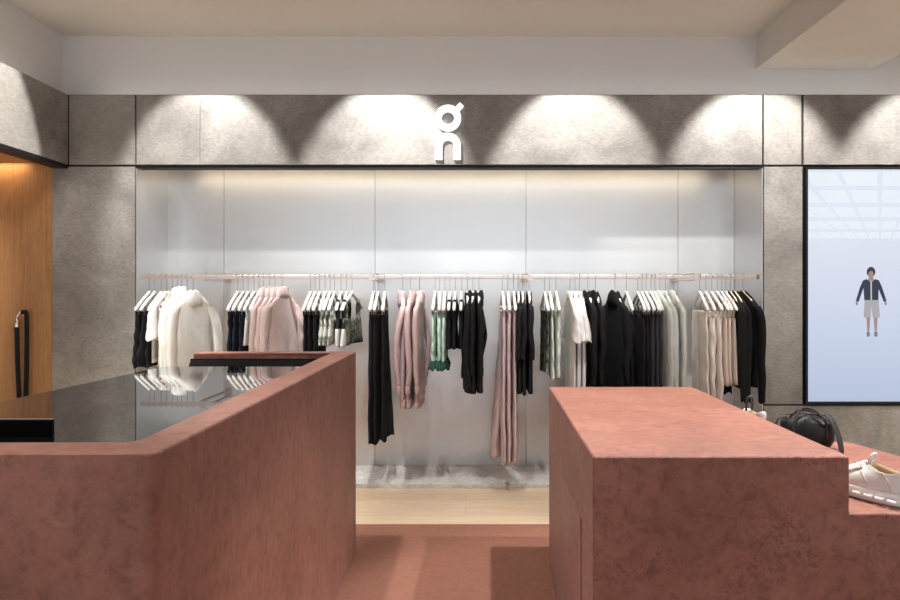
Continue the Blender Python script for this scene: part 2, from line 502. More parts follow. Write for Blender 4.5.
def screen_mat():
    m, nt, b = new_mat('screen_light')
    b.inputs['Base Color'].default_value = (0.01, 0.01, 0.01, 1); b.inputs['Roughness'].default_value = 0.25
    tc = nt.nodes.new('ShaderNodeTexCoord'); sp = nt.nodes.new('ShaderNodeSeparateXYZ')
    nt.links.new(tc.outputs['Object'], sp.inputs[0])
    mr = nt.nodes.new('ShaderNodeMapRange'); mr.inputs[1].default_value = 0; mr.inputs[2].default_value = TH
    nt.links.new(sp.outputs['Z'], mr.inputs[0])
    r = ramp(nt, mr.outputs[0], [(0.0, s2l((170, 184, 210))), (0.35, s2l((194, 204, 224))), (0.55, s2l((206, 212, 228))), (0.70, s2l((212, 219, 232))), (0.76, s2l((214, 222, 234)))])
    nt.links.new(r.outputs['Color'], b.inputs['Emission Color'])
    b.inputs['Emission Strength'].default_value = 1.08
    return m
bm = bmesh.new(); box(bm, -TW / 2 + b_, TW / 2 - b_, -0.012, 0.0, b_, TH - b_)
link('screen', bm, screen_mat(), tv, smooth=False)
# the picture on the screen: a lit ceiling grid over a standing figure, all in the plane of the screen
M['p_light'] = emit('picture_light_panel', s2l((232, 238, 247)), 1.0)
M['p_hair'] = emit('picture_hair', s2l((62, 60, 68)), 0.9)
M['p_skin'] = emit('picture_skin', s2l((168, 142, 138)), 0.9)
M['p_jacket'] = emit('picture_jacket', s2l((48, 58, 76)), 0.9)
M['p_shirt'] = emit('picture_shirt', s2l((205, 198, 198)), 0.9)
M['p_shorts'] = emit('picture_shorts', s2l((178, 176, 182)), 0.9)
M['p_shoe'] = emit('picture_shoes', s2l((128, 132, 146)), 0.9)
TCX = (TVX0 + TVX1) / 2
def scr(x, y): return (px(x, D - 0.0125) - TCX, pz(y, D - 0.0125) - TVZ0)
def flat_poly(bm, pts, mi, yy=-0.0126):
    f = bm.faces.new([bm.verts.new((a, yy, b)) for a, b in pts]); f.material_index = mi
bm = bmesh.new()
hx, hy, hz = 874, 262, 0      # vanishing point of the pictured ceiling
rows = [(172, 186), (190, 203), (207, 217), (221, 229), (232, 238.5)]
xlim = (807, scr(0, 0)[0])
for (ya, yb) in rows:
    for k in range(-9, 9):
        q = []
        for (yv, kk) in ((ya, k + 0.07), (ya, k + 0.93), (yb, k + 0.93), (yb, k + 0.07)):
            q.append((hx + 6 + kk * (hy - yv) * 0.46, yv))
        xs = [min(max(a, 807.5), 934) for a, _ in q]
        if max(xs) - min(xs) < 1.0: continue
        flat_poly(bm, [scr(a, yv) for a, (_, yv) in zip(xs, q)], 0)
link('light_panel_picture', bm, [M['p_light']], tv, smooth=False)
bm = bmesh.new()
def el(cx, cy, rx, ry, mi, yy, n=18):
    flat_poly(bm, [scr(cx + rx * math.cos(2 * PI * k / n), cy + ry * math.sin(2 * PI * k / n)) for k in range(n)], mi, yy)
el(871, 272, 4.4, 5.2, 0, -0.0127)                                                         # hair
el(871, 274.6, 2.7, 3.6, 1, -0.0128)                                                       # face
flat_poly(bm, [scr(*p) for p in [(869, 277), (873, 277), (874.5, 281), (867.5, 281)]], 1, -0.0127)
flat_poly(bm, [scr(*p) for p in [(866.5, 279.5), (875.5, 279.5), (877, 300), (865, 300)]], 3, -0.0126)   # shirt
flat_poly(bm, [scr(*p) for p in [(866.5, 279), (870.4, 282), (870.6, 300), (864.2, 300), (863.5, 288), (858.5, 302), (855.8, 301), (860, 287), (863, 280.5)]], 2, -0.0128)
flat_poly(bm, [scr(*p) for p in [(875.5, 279), (879, 280.5), (882, 287), (886.5, 301), (883.8, 302), (878.6, 289), (878.4, 300), (872, 300), (871.8, 282)]], 2, -0.0128)
el(856.8, 303.4, 1.3, 2, 1, -0.0127, 8); el(885.6, 303.4, 1.3, 2, 1, -0.0127, 8)           # hands
flat_poly(bm, [scr(*p) for p in [(864.6, 300), (878.6, 300), (880, 317.5), (872.6, 317.5), (871.5, 306), (870.6, 317.5), (863.6, 317.5)]], 4, -0.0127)
flat_poly(bm, [scr(*p) for p in [(866.4, 317.5), (870.2, 317.5), (869.4, 331), (867.2, 331)]], 1, -0.0127)
flat_poly(bm, [scr(*p) for p in [(873.6, 317.5), (877.6, 317.5), (876.8, 331), (874.6, 331)]], 1, -0.0127)
el(868.2, 334, 1.9, 3.0, 5, -0.0128, 10); el(875.8, 334, 1.9, 3.0, 5, -0.0128, 10)
link('person_picture', bm, [M['p_hair'], M['p_skin'], M['p_jacket'], M['p_shirt'], M['p_shorts'], M['p_shoe']], tv, smooth=False)

# ------------------------------------------------------------------ service counter (left)
CT = 1.075
ctr = thing('service_counter', (-1.2, 2.6, 0), 'terracotta plaster service counter at left with raised rim and black glass top', 'counter')
def cx(x): return x + 1.2
def cy(y): return y - 2.6
def rel(pts): return [(cx(a), cy(b)) for a, b in pts]
bm = bmesh.new()
# outer wall: front run, rounded near corner, side run, far return
out = [(-1.95, 1.46), (-0.665, 1.46), (-0.640, 1.463), (-0.624, 1.474), (-0.617, 1.492), (-0.583, 3.92), (-1.405, 3.92), (-1.405, 3.81), (-0.69, 3.80),
       (-0.70, 1.60), (-0.715, 1.575), (-1.95, 1.57)]
prism(bm, rel(out), 0.009, CT, 0.006, 2)
link('outer_wall', bm, M['terra'], ctr, smooth=False)
bm = bmesh.new()
prism(bm, rel([(-1.29, 3.441), (-0.70, 3.441), (-0.70, 3.795), (-1.41, 3.795)]), 0.99, 1.0437)
prism(bm, rel([(-1.412, 3.79), (-0.70, 3.79), (-0.70, 3.809), (-1.412, 3.809)]), 0.99, 1.047)
link('black_channel', bm, M['matte_black'], ctr, smooth=False)
bm = bmesh.new()
prism(bm, rel([(-1.54, 1.575), (-0.71, 1.575), (-0.70, 3.44), (-1.405, 3.44)]), 1.022, 1.044)
link('glass_top', bm, M['glass'], ctr, smooth=False)
bm = bmesh.new()
prism(bm, rel([(-1.50, 1.60), (-0.73, 1.60), (-0.73, 3.42), (-1.37, 3.42)]), 0.02, 1.021)
link('cabinet', bm, M['black'], ctr, smooth=False)

# small black box on the counter
d_ = 1.80
t = thing('counter_screen', (px(20, d_), d_, 1.0445), 'low black screen standing on the glass counter top at far left', 'screen')
bm = bmesh.new(); box(bm, -0.14, px(52, d_) - px(20, d_), 0.0, 0.010, 0.0, pz(420, d_) - 1.0445)
link('case', bm, M['matte_black'], t, smooth=False)
M['dark_grey'] = plain('grey_trim', (0.16, 0.14, 0.12), 0.4)
zt = pz(420, d_) - 1.0445
bm = bmesh.new(); box(bm, -0.14, px(52, d_) - px(20, d_), 0.0, 0.010, zt, zt + 0.0022)
link('lid_edge', bm, M['dark_grey'], t, smooth=False)

# ------------------------------------------------------------------ display block (right)
isl = thing('display_block', (0.8, 2.9, 0), 'pitted terracotta plaster display block at right with a lower step', 'display stand')
IZ, SZ = 0.912, 0.745
def ir(pts): return [(a - 0.8, b - 2.9) for a, b in pts]
bm = bmesh.new()
def V(p, z): return bm.verts.new((p[0] - 0.8, p[1] - 2.9, z))
A, B, C, C2, D2, E2 = (0.372, 2.17), (1.126, 2.17), (1.137, 3.205), (1.142, 3.70), (1.12, 3.735), (0.419, 3.735)
F2, G2, H2 = (1.9, 2.17), (1.655, 3.18), (1.63, 3.205)
Z0 = 0.009
a0, b1, c1, c20, d0, e0 = V(A, Z0), V(B, SZ), V(C, SZ), V(C2, Z0), V(D2, Z0), V(E2, Z0)
f0, g0, h0, c0 = V(F2, Z0), V(G2, Z0), V(H2, Z0), V(C, Z0)
f1, g1, h1 = V(F2, SZ), V(G2, SZ), V(H2, SZ)
a2, b2, c2, c22, d2, e2 = V(A, IZ), V(B, IZ), V(C, IZ), V(C2, IZ), V(D2, IZ), V(E2, IZ)
for fc in ((a2, b2, c2, c22, d2, e2), (b1, f1, g1, h1, c1), (a0, f0, f1, b1, b2, a2), (b1, c1, c2, b2), (f0, g0, g1, f1), (g0, h0, h1, g1),
           (h0, c0, c1, h1), (c0, c20, c22, c2, c1), (c20, d0, d2, c22), (d0, e0, e2, d2), (e0, a0, a2, e2), (a0, e0, d0, c20, c0, h0, g0, f0)):
    bm.faces.new(fc)
bmesh.ops.recalc_face_normals(bm, faces=bm.faces)
es = [e for e in bm.edges if len(e.link_faces) == 2 and e.calc_face_angle(0) > math.radians(20)]
bmesh.ops.bevel(bm, geom=es, offset=0.008, segments=3, profile=0.5, affect='EDGES')
link('stepped_body', bm, M['terra_rough'], isl, smooth=False)
# access door set in the block's left face
def fx(y): return 0.372 + (0.419 - 0.372) * (y - 2.17) / (3.735 - 2.17)
bm = bmesh.new()
y0, y1 = 2.43, 3.10
vsb = []
prism(bm, ir([(fx(y0) - 0.004, y0), (fx(y0) + 0.01, y0), (fx(y1) + 0.01, y1), (fx(y1) - 0.004, y1)]), 0.03, 0.65, 0.0025, 1)
link('access_door', bm, M['terra'], isl, smooth=False)

# ------------------------------------------------------------------ clothes rail
RY, RZ = 5.215, 1.492
rail = thing('clothes_rail', (0, RY, RZ), 'long slim metal clothes rail across the grey niche above the garments', 'rail')
segs = [(px(141, RY), px(203, RY)), (px(203, RY), px(372, RY)), (px(372, RY), px(528, RY)), (px(528, RY), px(697, RY)), (px(697, RY), px(756.5, RY))]
for a, b in segs:
    bm = bmesh.new(); box(bm, a + 0.001, b - 0.001, -0.011, 0.011, -0.014, 0.014, 0.003, 2)
    link('bar', bm, M['rail'], rail, smooth=False)
for xx in (203, 372, 530, 696):
    X = px(xx, RY)
    bm = bmesh.new()
    for dz in (-0.019, 0.019):
        box(bm, X - 0.018, X + 0.018, -0.012, BACK - RY, dz - 0.003 + (0.004 if dz > 0 else -0.004), dz + 0.003 + (0.004 if dz > 0 else -0.004))
    box(bm, X - 0.020, X + 0.020, -0.018, -0.012, -0.026, 0.026)
    box(bm, X - 0.03, X + 0.03, BACK - RY - 0.008, BACK - RY, -0.04, 0.04)
    link('bracket', bm, M['rail'], rail, smooth=False)
M['copper'] = plain('copper_cap', (0.30, 0.14, 0.10), 0.5, 0.6)
for a in (px(756.5, RY),):
    bm = bmesh.new(); box(bm, a, a + 0.016, -0.013, 0.013, -0.016, 0.016, 0.002, 1)
    link('end_cap', bm, M['copper'], rail, smooth=False)

# ------------------------------------------------------------------ hangers
HW = 0.215          # half width
def arm_z(u):       # top of the hanger arm at signed distance u from the hook
    a = min(abs(u) / HW, 1.0)
    return -0.104 - 0.112 * (a ** 1.15) - 0.006 * max(0, a - 0.85) / 0.15
def hook_mesh():
    bm = bmesh.new()
    pts = [(0, 0, -0.108), (0, 0, -0.03)]
    pts += [(0, 0.019 * math.cos(a) - 0.0, 0.0 + 0.019 * math.sin(a) + 0.002) for a in [math.radians(d) for d in (-58, -20, 20, 60, 100, 140, 175, 205)]]
    pts[1] = (0, 0.004, -0.034)
    tube(bm, pts, 0.0021, 6, 26)
    return bm
def body_mesh():
    bm = bmesh.new(); rings = []
    N = 26
    for k in range(N + 1):
        u = -HW + 2 * HW * k / N
        a = abs(u) / HW
        hh = 0.020 + 0.006 * (1 - a)            # height of the section
        tt = 0.0085 + 0.0035 * a                # half thickness
        if k in (0, N): hh *= 0.6; tt *= 0.6
        zt = arm_z(u); c = zt - hh / 2
        rings.append([Vector((tt * sgnpow(math.cos(q), 0.7), u, c + hh / 2 * sgnpow(math.sin(q), 0.7))) for q in [2 * PI * j / 10 for j in range(10)]])
    loft(bm, rings)
    tube(bm, [(0, 0, -0.118), (0, 0, -0.100)], 0.011, 10)
    return bm
def clip_mesh(s):
    bm = bmesh.new()
    box(bm, -0.011, 0.011, s * 0.165 - 0.018, s * 0.165 + 0.018, -0.262, -0.205, 0.003, 1)
    tube(bm, [(0, s * 0.165 - 0.012, -0.20), (0, s * 0.165 + 0.012, -0.20)], 0.006, 6)
    return bm
proto_meshes = {}
def mesh_of(key, maker, mat):
    if key not in proto_meshes:
        o = link(key.split('|')[0], maker(), mat)
        proto_meshes[key] = o.data
        bpy.data.objects.remove(o)
    return proto_meshes[key]
def part(name, me, parent):
    o = bpy.data.objects.new(name, me); COL.objects.link(o); o.parent = parent
    return o
def make_hanger(x, rz, kind, label, group):
    t = thing('clothes_hanger', (x, RY, RZ + 0.0), label, 'hanger', group, rz)
    wood = kind == 'wood'
    part('shoulder_bar', mesh_of('shoulder_bar|' + ('w' if wood else 'l'), body_mesh, M['hanger_wood'] if wood else M['hanger']), t)
    part('hook', mesh_of('hook', hook_mesh, M['steel']), t)
    if kind == 'clip':
        for s in (-1, 1): part('clip', mesh_of('clip|%d' % s, lambda: clip_mesh(s), M['steel']), t)
    return t

# ------------------------------------------------------------------ garments
SEG = 36
def fold_fn(seed, amp):
    r = random.Random(seed)
    ks = [(r.uniform(9, 16), r.uniform(0, 6.28), r.uniform(-1.5, 1.5), 1.0), (r.uniform(20, 32), r.uniform(0, 6.28), r.uniform(-2, 2), 0.55), (r.uniform(40, 55), r.uniform(0, 6.28), r.uniform(-2, 2), 0.22)]
    def f(y, v, s):
        return amp * sum(a * math.sin(k * y + p + q * v * 2 + (0.9 if s > 0 else 0)) for k, p, q, a in ks)
    return f

def torso(ztop_fn, wfun, zb, tmax, seed, amp=0.006, rows=22, cyf=None, hem_wave=0.006, x_lean=0.0, t_top=0.0155):
    """cloth shell around the hanger plane; y is depth, z down to zb"""
    bm = bmesh.new(); ff = fold_fn(seed, amp); rings = []
    rr = random.Random(seed + 5)
    ph = rr.uniform(0, 6)
    for j in range(rows + 1):
        v = j / rows
        w = wfun(v); cyo = cyf(v) if cyf else 0.0
        t = t_top + (tmax - t_top) * min(1, v * 2.2) ** 0.8
        ring = []
        for k in range(SEG):
            a = 2 * PI * k / SEG
            yy = w * sgnpow(math.cos(a), 0.72); xx = t * sgnpow(math.sin(a), 0.62)
            zt = ztop_fn(yy * min(1.0, HW / max(w, 0.01)))
            z = zt * (1 - v) + zb * v
            if v > 0.75: z += hem_wave * math.sin(yy * 22 + ph) * (v - 0.75) * 4
            g_ = min(1.0, v * 1.6)
            xx += ff(yy, v, math.sin(a)) * g_
            ring.append(Vector((xx + x_lean * v, yy + cyo, z)))
        rings.append(ring)
    loft(bm, rings)
    return bm

def sleeve(side, pts, seed, amp=0.05, open_end=True, seg=16, n=20):
    """pts: (x, y, z, ry, rx)"""
    P = catmull(pts, n); r = random.Random(seed); ph = r.uniform(0, 6); k2 = r.uniform(14, 22)
    bm = bmesh.new(); rings = []
    for i, p in enumerate(P):
        f = i / n
        ring = []
        for k in range(seg):
            a = 2 * PI * k / seg
            m = 1 + amp * math.sin(3 * a + ph + 4 * f) + amp * 0.8 * math.sin(k2 * f * 1.4 + 2 * a)
            ring.append(Vector((p[0] + p[4] * math.cos(a) * m, side * p[1] + side * p[3] * math.sin(a) * m, p[2] + 0.01 * math.sin(a * 2 + ph) * f)))
        rings.append(ring)
    if open_end:
        last = rings[-1]; c = sum(last, Vector()) / len(last)
        rings.append([c + (q - c) * 0.8 + Vector((0, 0, 0.004)) for q in last])
        rings.append([c + (q - c) * 0.6 + Vector((0, 0, 0.03)) for q in last])
    loft(bm, rings)
    return bm

def collar_bm(h=0.045, w=0.075, t=0.022):
    bm = bmesh.new(); rings = []
    for z, s in ((-0.150, 1.12), (-0.130, 1.05), (-0.130 + h, 0.98), (-0.128 + h, 0.86), (-0.14, 0.82)):
        rings.append([Vector((t * s * sgnpow(math.sin(a), 0.8), w * s * sgnpow(math.cos(a), 0.9), z + 0.012 * math.sin(a))) for a in [2 * PI * k / 20 for k in range(20)]])
    loft(bm, rings)
    return bm

def hood_bm(seed, dirx, size=1.0, up=0.0):
    """folded hood lying round the neck and down the back"""
    r = random.Random(seed); bm = bmesh.new(); rings = []
    ph = r.uniform(0, 6)
    prof = [(-0.225, 0.07, 0.014), (-0.205, 0.100, 0.027), (-0.175, 0.108, 0.031), (-0.140, 0.090, 0.030), (-0.116 + up, 0.070, 0.026), (-0.102 + up, 0.056, 0.021), (-0.106 + up, 0.044, 0.015), (-0.135, 0.036, 0.012)]
    for z, w_, t_ in prof:
        rings.append([Vector((dirx * 0.006 + t_ * size * math.sin(a) * (1 + 0.12 * math.sin(4 * a + ph + z * 50)), w_ * size * math.cos(a) * (1 + 0.10 * math.sin(3 * a + ph)), z - 0.008 * math.cos(3 * a + ph) + 0.006 * dirx * math.sin(a))) for a in [2 * PI * k / 22 for k in range(22)]])
    loft(bm, rings)
    return bm

def band(w, t, z0, z1, seed, amp=0.0, xl=0.0):
    bm = bmesh.new(); rings = []
    ff = fold_fn(seed, amp)
    for z, s in ((z0, 0.97), (z0 + (z1 - z0) * 0.1, 1.0), (z1 - (z1 - z0) * 0.1, 1.0), (z1, 0.97)):
        rings.append([Vector((xl + t * s * sgnpow(math.sin(a), 0.6) + ff(w * math.cos(a), 1, 1), w * s * sgnpow(math.cos(a), 0.75), z)) for a in [2 * PI * k / 28 for k in range(28)]])
    loft(bm, rings)
    return bm

def bottoms(t, mat, zb, seed, waist=0.185, tk=0.0175, leg=0.105, flare=1.0, rise=0.27, hem=None, hem_h=0.0, amp=0.06, splay=0.0):
    """trousers or shorts clipped at the waist: waistband and two legs running down from it"""
    z0 = -0.238
    ln = z0 - 0.02 - zb
    link('waistband', band(waist, tk * 0.95, z0 - 0.035, z0, seed), mat, t)
    r = random.Random(seed * 11)
    for s in (-1, 1):
        pts = []
        lf = leg * flare
        hh = hem_h * 0.75
        for k in range(8):
            f = k / 7
            z = z0 - 0.02 - (ln - hh) * f
            e = min(1.0, f * ln / max(rise, 0.01))           # 0 at the waist, 1 below the crotch
            ry = waist * 0.56 * (1 - e) + (leg + (lf - leg) * f) * e
            ry *= 1 + 0.05 * math.sin(seed + 2.2 * k)
            c = waist - waist * 0.56 + 0.012 * e + max(0.0, lf - leg) * f * 0.4
            xo = r.uniform(-0.004, 0.004) * f + (splay * f ** 1.4 if s > 0 else 0.0)
            pts.append((xo, c, z, ry, tk * (0.92 + 0.22 * f) + (abs(splay) * 0.45 * f if s > 0 else 0.0)))
        link('leg', sleeve(s, pts, seed + s, amp, True, 24, 26), mat, t)
        if hem:
            p = pts[-1]
            bm = bmesh.new(); rings = []
            for f in (0.0, 0.25, 0.5, 0.75, 1.0):
                rings.append([Vector((p[0] + p[4] * (1.1 + 0.8 * f) * math.cos(a) * (1 + 0.22 * f * math.sin(7 * a + seed)), s * p[1] + p[3] * (1.0 + 0.25 * f) * math.sin(a) * (1 + 0.10 * f * math.sin(9 * a + 1)), p[2] + 0.008 - (hem_h + 0.014 * math.sin(5 * a + seed)) * f)) for a in [2 * PI * k / 44 for k in range(44)]])
            loft(bm, rings)
            link('frill', bm, hem, t)

LS = [(0, 0.185, -0.200, 0.040, 0.016), (0, 0.220, -0.240, 0.052, 0.020), (0, 0.240, -0.34, 0.056, 0.022), (0, 0.245, -0.48, 0.050, 0.021), (0.0, 0.240, -0.62, 0.043, 0.019), (0.0, 0.232, -0.74, 0.036, 0.017)]
SS = [(0, 0.180, -0.200, 0.042, 0.014), (0, 0.215, -0.240, 0.058, 0.018), (0.006, 0.240, -0.32, 0.066, 0.026), (0.014, 0.256, -0.40, 0.070, 0.034)]

def top(t, mat, zb, seed, sl='long', neck='none', dirx=1, w=0.225, tk=0.018, amp=0.004, cuff=False, hemband=False, sz=None, sleeve_mat=None, lower=None, hood_size=1.0, zipper=False, sway=0.0, far=0.0):
    zt = lambda u: arm_z(u) + 0.011
    link('body', torso(zt, lambda v: 0.208 + (w - 0.208) * min(1, v * 1.5), zb, tk, seed, amp), mat, t)
    base = LS if sl == 'long' else SS
    if sl in ('long', 'short'):
        for s in (-1, 1):
            r = random.Random(seed * 7 + s)
            end = sz if sz else base[-1][2]
            k = (end + 0.2) / (base[-1][2] + 0.2)
            pts = []
            for i, p in enumerate(base):
                pts.append((p[0] + r.uniform(-0.005, 0.005) * i * 0.6 + (sway if s < 0 else far) * (0, .25, .7, 1.0, .75, .4)[min(i, 5)], p[1], -0.2 + (p[2] + 0.2) * k, p[3], p[4]))
            link('sleeve', sleeve(s, pts, seed + s * 2, 0.06), sleeve_mat or mat, t)
            if cuff:
                p = pts[-1]
                bm = bmesh.new(); rings = []
                for z, q in ((0.006, 1.0), (0.0, 1.06), (-0.045, 1.0), (-0.05, 0.9)):
                    rings.append([Vector((p[0] + p[4] * q * math.cos(a), s * p[1] + p[3] * q * math.sin(a), p[2] + z)) for a in [2 * PI * kk / 16 for kk in range(16)]])
                loft(bm, rings); link('cuff', bm, mat, t)
    if neck == 'hood': link('hood', hood_bm(seed, dirx, hood_size), mat, t)
    if neck == 'high': link('collar', collar_bm(0.050, 0.078, 0.024), mat, t)
    if neck == 'crew': link('collar', collar_bm(0.014, 0.085, 0.016), mat, t)
    if hemband: link('hem_band', band(w * 0.985, tk + 0.004, zb - 0.05, zb + 0.012, seed, 0.001), mat, t)
    if zipper:
        bm = bmesh.new(); box(bm, dirx * (tk + 0.004) - 0.003, dirx * (tk + 0.004) + 0.003, -0.006, 0.006, zb + 0.02, -0.16)
        link('zip', bm, M['f_charcoal'], t)

def tank(t, mat, zb, seed, lower=None, split=0.5, w=0.19, strap=None):
    zs = -0.30
    mid = zs + (zb - zs) * split
    for s in (-1, 1):
        bm = bmesh.new()
        tube(bm, [(0.004, s * 0.120, zs - 0.02, 0.010), (0.010, s * 0.128, -0.22, 0.009), (0.0, s * 0.132, arm_z(0.132) + 0.006, 0.009), (-0.010, s * 0.128, -0.22, 0.009), (-0.004, s * 0.120, zs - 0.02, 0.010)], 0.009, 8, 20)
        link('strap', bm, strap or mat, t)
    up = lambda u: zs + 0.03 * (abs(u) / HW) ** 2 - 0.035 * (abs(u) > 0.17)
    if lower:
        link('bodice', torso(up, lambda v: w * (0.86 + 0.14 * v), mid, 0.016, seed, 0.003, 10, None, 0, 0, 0.012), mat, t)
        link('lower_panel', torso(lambda u: mid + 0.006, lambda v: w * (1.0 + 0.12 * v), zb, 0.019, seed + 1, 0.004, 12, None, 0.006, 0, 0.017), lower, t)
    else:
        link('bodice', torso(up, lambda v: w * (0.88 + 0.2 * v), zb, 0.018, seed, 0.004, 16, None, 0.006, 0, 0.012), mat, t)

def zpx(y, d=5.0): return pz(y, d) - RZ

ORD = {1: [''], 2: ['left ', 'right '], 3: ['leftmost ', 'middle ', 'rightmost '], 4: ['leftmost ', 'second ', 'third ', 'rightmost ']}
count = [0]
def rack(xs, kind, name, noun, desc, place, cat, build, yaws=None):
    n = len(xs)
    for i, x in enumerate(xs):
        count[0] += 1; sd = count[0] * 13 + 1
        rz = (yaws[i] if yaws else random.uniform(-0.035, 0.035))
        X = px(x, RY)
        if n == 1: lab = '%s %s' % (desc, place)
        else: lab = '%sof %s %s' % (ORD[n][i], desc, place)
        hl = ('wooden' if kind == 'wood' else 'white') + ' hanger holding ' + lab
        make_hanger(X, rz, kind, hl, 'hangers on the clothes rail')
        t = thing(name, (X, RY, RZ), lab, cat, '%s on the rail' % noun, rz)
        build(t, sd, i)

H3 = None
# far left, beside the pillar
rack([149, 154.5, 161], 'clip', 'running_shorts', 'black running shorts', 'black flared shorts', 'beside the left pillar', 'shorts',
     lambda t, s, i: bottoms(t, M['f_black'], zpx(367), s, 0.19, 0.019, 0.13, 1.15))
rack([166.5], 'plain', 't_shirt', 'white tees', 'white tee', 'beside flared black shorts', 't-shirt',
     lambda t, s, i: top(t, M['f_white'], zpx(362), s, 'short', 'crew', 1, sz=-0.425))
rack([172.5], 'plain', 'printed_blouse', 'printed blouses', 'cream and brown printed blouse', 'beside off-white jackets', 'blouse',
     lambda t, s, i: top(t, M['f_floral'], zpx(380), s, 'none', 'crew', 1))
rack([177, 181.5, 187, 193], 'plain', 'hooded_jacket', 'off-white jackets', 'off-white hooded jackets', 'at the rail left end', 'jacket',
     lambda t, s, i: top(t, M['f_offwhite'], zpx(400), s, 'long', 'hood' if i > 1 else 'high', 1, 0.235, 0.020 if i < 3 else 0.03, 0.006 if i < 3 else 0.010, True, True, -0.78, far=0.05 if i == 3 else 0.0),
     [0, -0.02, -0.05, -0.22])
# second cluster
rack([237.5, 243, 248], 'clip', 'shorts', 'navy shorts', 'navy shorts', 'left of the pale pink jackets', 'shorts',
     lambda t, s, i: bottoms(t, M['f_navy'], zpx(362), s, 0.19, 0.018, 0.115, 1.0))
rack([254, 259], 'plain', 'tank_top', 'light grey tanks', 'light grey tank tops', 'between navy shorts and pale pink jackets', 'top',
     lambda t, s, i: tank(t, M['f_lightgrey'], zpx(345), s, None, 0.5, 0.2))
rack([263.5, 269.5, 275, 282.5], 'plain', 'zip_jacket', 'pale pink jackets', 'pale pink zip jackets', 'above the counter', 'jacket',
     lambda t, s, i: top(t, M['f_palepink'], zpx(385), s, 'long', 'high', 1, 0.235, 0.019 if i < 3 else 0.03, 0.006 if i < 3 else 0.015, True, True, -0.72, far=0.04 if i == 3 else 0.0),
     [0.0, -0.02, -0.05, -0.24])
# third cluster
rack([310.5, 315, 319.5], 'clip', 'shorts', 'black shorts', 'long black shorts', 'left of the leaf print tops', 'shorts',
     lambda t, s, i: bottoms(t, M['f_black'], zpx(372), s, 0.19, 0.016, 0.10, 1.0))
rack([325, 330, 334.5], 'plain', 'tank_top', 'leaf print tops', 'grey leaf print tank tops', 'beside the long black shorts', 'top',
     lambda t, s, i: tank(t, M['f_print'], zpx(346), s, None, 0.5, 0.2))
rack([341, 346.5], 'plain', 'tank_top', 'two tone tops', 'black and grey two-tone tops', 'beside the leaf print tops', 'top',
     lambda t, s, i: tank(t, M['f_black'], zpx(347), s, M['f_lightgrey'], 0.36, 0.2))
rack([352], 'plain', 'tank_top', 'printed vests', 'dark olive print vest', 'above the counter corner', 'shirt',
     lambda t, s, i: tank(t, M['f_olive'], zpx(345), s, None, 0.5, 0.2), [-0.20])
# fourth cluster
rack([373.5, 378, 385], 'clip', 'trousers', 'black trousers', 'long black trousers', 'left of the pink hoodies', 'trousers',
     lambda t, s, i: bottoms(t, M['f_black'], zpx(446 - (3 if i == 2 else i)), s, 0.185, 0.018, 0.10, 1.0, splay=(-0.015, 0.0, 0.025)[i]))
rack([402.8, 410.5, 419.5], 'plain', 'hoodie', 'pink hoodies', 'dusty pink hoodies', 'on the rail centre', 'hoodie',
     lambda t, s, i: top(t, M['f_pink'], zpx(402), s, 'long', 'hood', -1 if i == 0 else 1, 0.225, 0.020, 0.006, True, True, -0.74, hood_size=1.05, sway=(-0.045, 0.0, -0.012)[i], far=(-0.03, 0, 0.035)[i]),
     [0.10, 0.0, -0.03])
rack([435, 439.5, 445], 'clip', 'frilled_shorts', 'mint shorts', 'mint green shorts with dark green frill', 'beside the pink hoodies', 'shorts',
     lambda t, s, i: bottoms(t, M['f_mint'], zpx(368), s, 0.18, 0.017, 0.115, 1.25, 0.14, M['f_green'], 0.055))
rack([450, 455.3, 461.5], 'plain', 'sports_bra', 'black cropped tops', 'black strappy cropped tops', 'right of the mint shorts', 'top',
     lambda t, s, i: tank(t, M['f_black'], zpx(350), s, None, 0.5, 0.19))
rack([467.5, 473, 479], 'plain', 'hooded_jacket', 'black hooded jackets', 'black hooded jackets', 'right of the strappy cropped tops', 'jacket',
     lambda t, s, i: top(t, M['f_black'], zpx(394), s, 'long', 'hood', 1, 0.235, 0.023, 0.006, True, False, -0.69 if i == 0 else -0.62, hood_size=0.9, sway=(-0.01, 0.004, 0.012)[i], far=(-0.03, 0, 0.04)[i]))
# fifth cluster
rack([502.5, 508, 513.5], 'clip', 'trousers', 'pink trousers', 'long dusty pink trousers', 'touching down near the plinth', 'trousers',
     lambda t, s, i: bottoms(t, M['f_pink'], zpx(466), s, 0.19, 0.017, 0.10, 0.95, splay=(-0.05, -0.02, 0.02)[i]))
rack([518.3, 522.5, 529], 'plain', 'tunic', 'long black tops', 'long black sleeved tops', 'right of the pink trousers', 'top',
     lambda t, s, i: top(t, M['f_black'], zpx(395), s, 'long', 'none', 1, 0.222, 0.015, 0.003, False, False, -0.56))
rack([544.5], 'clip', 'shorts', 'olive shorts', 'dark olive print shorts', 'left of the pale sage shorts', 'shorts',
     lambda t, s, i: bottoms(t, M['f_olive'], zpx(374), s, 0.19, 0.015, 0.11, 1.0))
rack([549.5, 556], 'clip', 'shorts', 'sage shorts', 'pale sage long shorts', 'left of the white tees', 'shorts',
     lambda t, s, i: bottoms(t, M['f_sage'], zpx(379), s, 0.185, 0.017, 0.11, 1.0))
